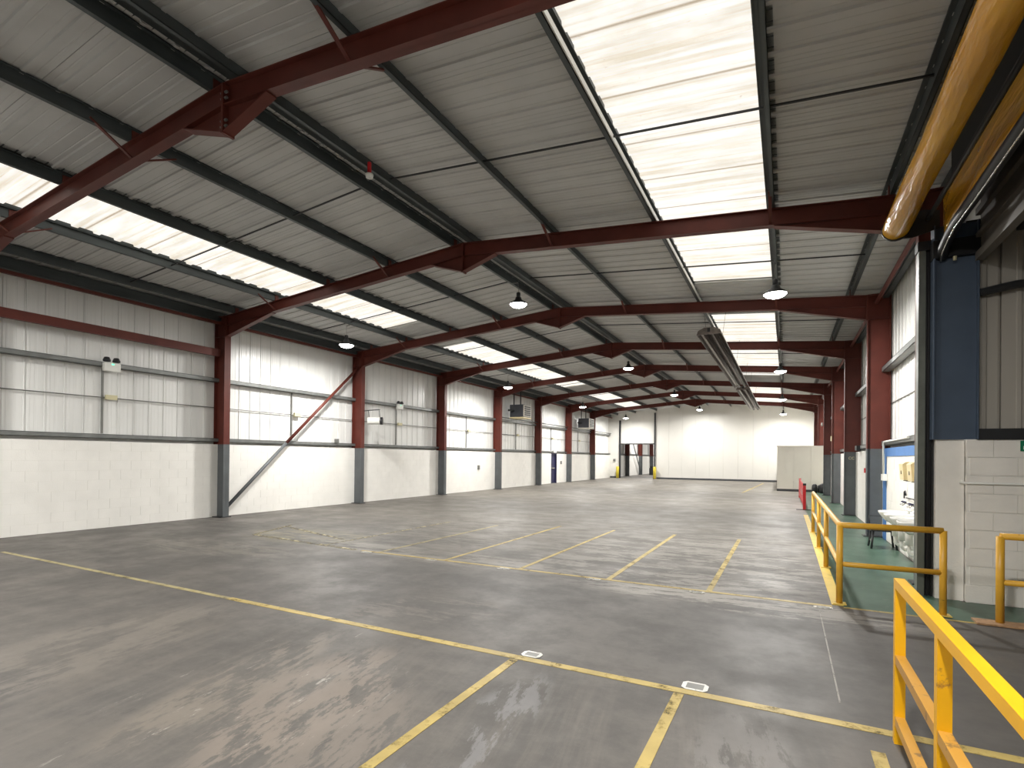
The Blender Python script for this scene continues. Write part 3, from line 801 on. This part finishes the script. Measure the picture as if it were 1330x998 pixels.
# ------------------------------------------------------------------ high bay lamps
dome = [(.03, .20), (.07, .19), (.09, .12), (.20, .05), (.235, .0), (.228, .0), (.19, .04), (.08, .10)]
dm = MB().lathe(dome, n=28).mesh('reflector', 'dark', True)
lensm = MB().lathe([(0, -.075), (.10, -.065), (.17, -.038), (.215, .004), (.205, .02), (0, .035)], n=28).mesh('lens', 'lens', False)
hub = MB().lathe([(0, .19), (.05, .19), (.055, .3), (.03, .32), (0, .32)], n=16).mesh('driver', 'dark', True)
LX = [(-12.03, 5.14, 'left'), (-6.12, 5.66, 'ridge'), (-.225, 5.14, 'right')]
spot = bpy.data.lights.new('high_bay_lamp', 'AREA'); spot.energy = LAMP_W; spot.shape = 'DISK'; spot.size = .34; spot.color = (1, .98, .945)
def high_bay(x, y, z, label):
    t = thing('high_bay_light', label, 'lamp', (x, y, z), 'high bay lamps')
    xp = min((p for p, _ in PX), key=lambda p: abs(p-x)); xe = xp-x-(.03 if xp < XA else -.03)
    zt_ = ztop(x)-z
    MB().bar((0, 0, zt_-.015), (xe, 0, zt_-.002), .03, .012).obj('hanger_arm', 'cond', t)
    link('reflector', dm, t); link('lens', lensm, t); link('driver', hub, t)
    top = ztop(x)-.01-z
    MB().tube([(0, 0, .32), (0, 0, top)], .006, 6).obj('suspension_wire', 'cond', t)
    lo = bpy.data.objects.new('high_bay_lamp', spot); C.objects.link(lo); lo.parent = t; lo.location = (0, 0, -.08)
for k in range(-1, 4):  # row before the first is unseen, added to brighten the near hall
    y = 12.08+10.64*k
    for x, z, nm in LX:
        high_bay(x, y, z, {'left': 'glowing round high bay lamp of the left row', 'ridge': 'glowing round high bay lamp of the ridge row', 'right': 'glowing round high bay lamp of the right row'}[nm]
                 + (', %s from the camera' % ORD[k] if k >= 0 else ', added unseen overhead beside the camera'))
for k in range(2):  # unseen lamps added to light the hall past the doorway
    high_bay(-12.03, 55.2+k*9, 5.14, 'unseen high bay lamp added beyond the end wall, %s' % ['first', 'second'][k])
    high_bay(-7, 55.2+k*9, 5.14, 'unseen high bay lamp added beyond the end wall nearer the middle, %s' % ['first', 'second'][k])

# ------------------------------------------------------------------ radiant tube heater
for y0, y1, lb in ((14.5, 26.1, 'nearer length'), (26.7, 38.4, 'farther length')):
    t = thing('radiant_heater', 'long hanging radiant tube heater under the right slope, ' + lb, 'heater', (-1.8, y0, 5.03))
    Ln = y1-y0
    prof = [(-.31, -.04), (-.27, .07), (-.12, .14), (.12, .14), (.27, .07), (.31, -.04), (.30, -.04), (.26, .06), (.115, .125), (-.115, .125), (-.26, .06), (-.30, -.04)]
    MB().prism(prof, 'y', 0, Ln).obj('reflector_hood', 'reflect', t)
    for s in (-1, 1): MB().tube([(s*.12, .05, .03), (s*.12, Ln-.05, .03)], .05, 10).obj('burner_tube', 'tubeh', t, True)
    MB().prism([(-.31, -.04), (-.27, .07), (-.12, .14), (.12, .14), (.27, .07), (.31, -.04)], 'y', -.01, 0).obj('end_plate', 'reflect', t)
    MB().box(-.04, .03, -.03, -.01, .02, .12).obj('sight_port', 'black', t)
    for y in (1.2, Ln/2, Ln-1.2):
        for s in (-1, 1): MB().tube([(s*.2, y, .11), (s*.3, y, ztop(-1.8+s*.3)+.1-5.03)], .004, 5).obj('hanger_wire', 'dark', t)

# ------------------------------------------------------------------ warm air unit heaters
for y, dx, nm in ((26.8, 1.05, 'nearer'), (38.0, 1.2, 'farther')):
    t = thing('unit_heater', '%s charcoal warm air heater box with louvred front high on the left wall' % nm, 'heater', (-13.63, y, 4.05))
    box(-.42, .42, 0, dx, 0, .7).obj('case', 'unit', t)
    box(.42, .44, .04, dx-.04, .03, .67).obj('front_panel', 'part', t)
    for k in range(5):
        MB().bar((.455, .16, .12+k*.115), (.455, dx-.16, .12+k*.115), .03, .075).obj('louvre', 'black', t)
    MB().box(-.42, .44, -.02, dx+.02, -.07, -.01).obj('drip_tray', 'cream' if nm == 'nearer' else 'part', t)
    MB().tube([(-.2, -.0, .35), (-.2, -.35, .35), (-.25, -.5, .35)], .06, 10).obj('flue_pipe', 'dark', t, True)
    for yy in (.1, dx-.1):
        MB().box(-.24, -.18, yy-.02, yy+.02, .7, ztop(-13.84)+.1-4.05).obj('hanger', 'dark', t)
# gas pipe
gp = MB().tube([(-14.105, .012, 3.98), (-14.105, BAY-.012, 3.98)], .035, 8).mesh('gas_pipe', 'rail', True)
for n in range(4, 8):
    tag(link('gas_pipe', gp, None, (0, fy(n), 0)), 'level grey gas pipe on the left wall, ' + BAYN[n], 'pipe', 'gas pipe lengths on the left wall')
o = MB().tube([(-14.05, fy(4)+.3, 3.02), (-14.05, fy(4)+2.0, 3.02)], .02, 8).obj('gas_pipe', 'rail', smooth=True)
tag(o, 'short low pipe below the nearer warm air heater', 'pipe')

# white cylindrical heater on the second left column
t = thing('cylinder_heater', 'white cylindrical fan heater bracketed to a red column on the left', 'heater', (-13.45, 14.95, 3.04))
MB().tube([(-.22, -.12, 0), (.16, .12, 0)], .135, 18).obj('barrel', 'white', t, True)
MB().tube([(.16, .12, 0), (.24, .17, 0)], .14, 18).obj('front_grille', 'dark', t, True)
MB().tube([(-.36, -.16, .36), (-.12, -.14, .38), (.15, .12, .42)], .016, 6).obj('bracket_arm', 'dark', t, True)
for p in ((-.17, -.1), (.15, .12)):
    MB().tube([(p[0], p[1], .12), (p[0]-.02, p[1]-.02, .39)], .011, 6).obj('hanger', 'dark', t, True)

# ------------------------------------------------------------------ conduits and emergency lights on the left wall
cmr = MB().tube([(2.115, .01, 3.06), (2.115, BAY-.01, 3.06)], .011, 6).mesh('conduit', 'cond'); cml = MB().tube([(-14.30, .01, 3.065), (-14.30, BAY-.01, 3.065)], .013, 6).mesh('conduit', 'cond')
for n in range(0, 7):
    tag(link('conduit', cml, None, (0, fy(n), 0)), 'thin level conduit on the left wall cladding, ' + BAYN[n], 'conduit', 'level conduits on the side walls')
    if n: tag(link('conduit', cmr, None, (0, fy(n), 0)), 'thin level conduit on the right wall cladding, ' + BAYN[n], 'conduit', 'level conduits on the side walls')
for y, z1, lb in ((6.62, 3.75, 'nearest wall bay, below the twin spot light'), (12.0, 3.78, 'second wall bay, behind the diagonal brace'), (17.2, 3.75, 'third wall bay'), (22.6, 3.78, 'fourth wall bay'), (28.1, 3.78, 'fifth wall bay'), (33.4, 3.78, 'sixth wall bay'), (38.7, 3.78, 'seventh wall bay')):
    o = MB().box(-14.335, -14.30, y-.02, y+.02, 2.22, z1).obj('conduit', 'cond'); tag(o, 'upright grey conduit on the left wall, ' + lb, 'conduit')
    b = box(-14.285, -14.21, y+.04, y+.27, 3.02, 3.13).obj('junction_box', 'beige'); tag(b, 'beige junction box on the conduit of the left wall, ' + lb.split(',')[0], 'junction box')
def twin(y, lb, x=-14.15, s=1):
    t = thing('emergency_light', lb, 'emergency light', (x, y, 3.68))
    box(-.03, .07, -.17, .17, 0, .19).obj('case', 'white', t)
    for dy in (-.11, .09):
        MB().lathe([(0, 0), (.075, 0), (.08, .03), (.05, .10), (0, .11)], n=14).obj('spot_head', 'dark', t, True).location = (.04, dy, .22)
    box(.07, .075, -.02, .03, .15, .17).obj('indicator', 'led', t)
twin(6.72, 'white twin spot emergency light on the rail of the nearest left wall bay')
twin(17.2, 'white twin spot emergency light on the left wall behind the cylindrical heater')
o = box(-14.16, -14.06, 13.7, 13.82, 2.2, 2.34).obj('sensor_box', 'cond'); tag(o, 'small grey sensor on the sill rail of the second wall bay', 'sensor')
for y, z, lb in ((23.6, 1.1, 'before the fourth column'), (34.9, 1.3, 'right of the blue fire door')):
    o = MB().box(XWL+.002, XWL+.07, y-.07, y+.07, z, z+.22).obj('call_point', 'cond'); tag(o, 'small grey switch box on the white blocks ' + lb, 'switch')
o = box(-13.5, -13.3, YEND-.1, YEND-.0, 1.5, 1.7).obj('call_point', 'cond'); o.location.x = -.35; tag(o, 'small grey switch box on the end wall left of the doorway', 'switch')
# smoke detector
t = thing('smoke_detector', 'small white smoke detector hanging at the ridge purlins', 'detector', (-5.6, 6.05, 5.93))
MB().lathe([(0, 0), (.05, .005), (.06, .04), (.06, .06), (0, .065)], n=16).obj('detector_head', 'white', t, True)
MB().box(-.02, .02, -.02, .02, .065, .24).obj('mount', 'redplastic', t)

# ------------------------------------------------------------------ wash area on the right wall
for i, y in enumerate((11.67, 11.07, 10.46, 9.85)):
    t = thing('wash_basin', 'white ceramic wash basin on the right wall, %s of four' % ['farthest', 'third', 'second', 'nearest'][i], 'basin', (1.955, y, 0))
    n = 28; prof = [(.0, .64), (.35, .645), (.62, .69), (.88, .775), (.98, .815), (1.0, .835), (.97, .843), (.9, .838), (.84, .80), (.6, .72), (0, .70)]
    vs = []; fs = []
    for r, z in prof:
        for k in range(n):
            a = 2*math.pi*k/n; ca, sa = math.cos(a), math.sin(a)
            xx = -.235 + .225*r*ca; vs.append((xx, .235*r*math.copysign(abs(sa)**.8, sa), z))
    for a in range(len(prof)-1):
        for k in range(n): fs.append((a*n+k, a*n+(k+1) % n, (a+1)*n+(k+1) % n, (a+1)*n+k))
    MB().add(vs, fs).obj('bowl', 'ceram', t, True)
    MB().box(-.05, -.003, -.2, .2, .74, .88).obj('back_ledge', 'ceram', t)
    MB().tube([(-.2, 0, .62), (-.2, 0, .40)], .055, 12).obj('trap_cover', 'white', t, True)
    MB().tube([(-.2, 0, .42), (-.2, 0, .28), (-.16, 0, .24), (-.06, 0, .26), (-.01, 0, .3)], .028, 10).obj('waste_pipe', 'white', t, True)
    for s in (-1, 1):
        MB().tube([(-.01, s*.09, .98), (-.07, s*.09, 1.0), (-.12, s*.09, .96)], .014, 8).obj('tap', 'chrome', t, True)
        MB().lathe([(0, 0), (.024, 0), (.03, .02), (0, .03)], n=10).obj('tap_head', 'bluedoor', t, True).location = (-.08, s*.09, 1.01)
for i, (y, lb) in enumerate(((11.1, 'leftmost'), (10.43, 'middle'), (9.85, 'rightmost'))):
    t = thing('towel_dispenser', 'cream wall dispenser above the basins, %s of three' % lb, 'dispenser', (1.955, y, 1.43))
    MB().prism([(-.2, .0), (-.22, .27), (-.17, .31), (0, .31), (0, 0)], 'y', -.17, .17).obj('cover', 'cream', t)
    box(-.215, -.20, -.02, .02, .1, .16).obj('lock', 'dark', t)
    box(-.16, -.02, -.13, .13, -.02, 0).obj('outlet', 'dark', t)
o = box(1.935, 1.965, 10.25, 10.42, 1.13, 1.30).obj('notice', 'cond'); tag(o, 'small grey notice below the middle cream dispenser', 'notice')
o = MB().tube([(1.95, 11.9, 1.08), (1.93, 11.2, 1.10), (1.93, 10.6, 1.06), (1.93, 9.6, 1.04)], .012, 6).obj('water_pipe', 'dark', smooth=True); tag(o, 'thin dark water pipe above the wash basins', 'pipe')
o = MB().tube([(1.95, 12.1, 1.06), (1.95, 12.1, 1.18), (1.95, 12.02, 1.2), (1.95, 11.95, 1.12)], .012, 6).obj('water_pipe', 'dark', smooth=True); tag(o, 'bent dark pipe loop by the farthest basin', 'pipe')
for i, (y, z) in enumerate(((10.9, .95), (10.75, 1.12), (10.68, .92), (10.55, 1.10))):
    o = MB().box(1.942, 1.968, y-.05, y+.05, z, z+.09).obj('pipe_valve', 'bluedoor'); tag(o, 'dark blue valve on the pipes over the basins, %s of four' % ['farthest', 'third', 'lowest', 'nearest'][i], 'valve')
o = MB().tube([(1.905, 14.15, 1.47), (1.905, 14.15, 2.13), (1.905, 14.05, 2.17), (1.905, 11.5, 2.17)], .022, 8).obj('conduit', 'white', smooth=True); tag(o, 'white conduit rising beside the nearest right column and turning along the wall', 'conduit')
o = box(1.88, 1.965, 14.05, 14.3, 1.32, 1.46).obj('socket_box', 'white'); tag(o, 'white socket box at the foot of the right hand conduit', 'socket')
# low metal stool
t = thing('stool', 'low black seated metal stool standing under the wash basins', 'stool', (1.72, 12.85, .004))
box(-.22, .22, -.22, .22, .35, .41).obj('seat', 'black', t)
for sx in (-1, 1):
    for sy in (-1, 1): MB().tube([(sx*.17, sy*.17, .35), (sx*.21, sy*.21, 0)], .019, 8).obj('leg', 'dark', t, True)
for sx in (-1, 1): MB().tube([(sx*.19, -.19, .14), (sx*.19, .19, .14)], .01, 6).obj('stretcher', 'chrome', t, True)
MB().tube([(-.19, .19, .4), (-.2, .23, .62), (.2, .23, .62), (.19, .19, .4)], .012, 6).obj('back_hoop', 'dark', t, True)

# bits on the right columns and wall
o = box(1.90, 1.96, 17.3, 17.45, 1.42, 1.55).obj('fire_alarm', 'redplastic'); tag(o, 'small red fire call point on the white blocks between the right columns', 'call point')
o = box(1.85, 1.96, 18.7, 19.1, 2.06, 2.2).obj('junction_box', 'dark'); tag(o, 'dark junction box on top of the white blocks between the right columns', 'junction box')
o = box(1.62, 1.645, 24.9+.4, 25.5, 2.55, 2.75).obj('sounder', 'beige'); tag(o, 'small beige sounder on the third right column', 'sounder')
o = MB().lathe([(0, 0), (.09, 0), (.09, .06), (0, .08)], n=16).obj('bulkhead_light', 'white', smooth=True); o.location = (1.60, 30.6, 3.55); o.rotation_euler = (0, -1.57, 0); tag(o, 'round white light on the fourth right column', 'lamp')
t = thing('fan_unit', 'small grey fan unit high between the far right columns', 'fan', (1.88, 30.80, 4.85))
box(-.25, .15, 0, .4, 0, .3).obj('case', 'cond', t); MB().lathe([(0, 0), (.13, 0), (.13, .03), (0, .03)], n=16).obj('grille', 'dark', t).location = (-.05, .2, -.03)
tc = bpy.data.curves.new('txt', 'FONT'); tc.body = 'CC'; tc.size = .12; tc.extrude = .002; tc.align_x = 'CENTER'
to = bpy.data.objects.new('txt', tc); C.objects.link(to); dg = bpy.context.evaluated_depsgraph_get(); me = bpy.data.meshes.new_from_object(to.evaluated_get(dg)); bpy.data.objects.remove(to)
me.materials.clear(); me.materials.append(M['beige'])
o = link('column_lettering', me); o.location = (1.85, 20.06-.012, 1.79); o.rotation_euler = (math.pi/2, 0, 0); tag(o, 'two pale letters on the grey foot of the second right column', 'lettering')
# exit sign and conduit on the lobby wall
t = thing('exit_sign', 'green sign plate at the top of the block wall on the right edge', 'sign', (2.65, YW, 1.885))
box(-.155, .155, -.012, -.003, 0, .125).obj('plate', 'green', t)
MB().prism([(-.13, .02), (-.09, .02), (-.09, .045), (-.115, .045), (-.115, .06), (-.13, .06)], 'y', -.015, -.012).obj('pictogram', 'white', t)
MB().prism([(-.02, .02), (.02, .06), (.005, .06), (.005, .11), (-.045, .11), (-.045, .06), (-.06, .06)], 'y', -.015, -.012).obj('pictogram', 'white', t)
o = MB().tube([(1.93, YW+.02, 1.495), (1.99, YW-.015, 1.485), (6.4, YW-.015, 1.485)], .014, 8).obj('wall_pipe', 'white', smooth=True); tag(o, 'white painted pipe running level across the block wall on the right', 'pipe')
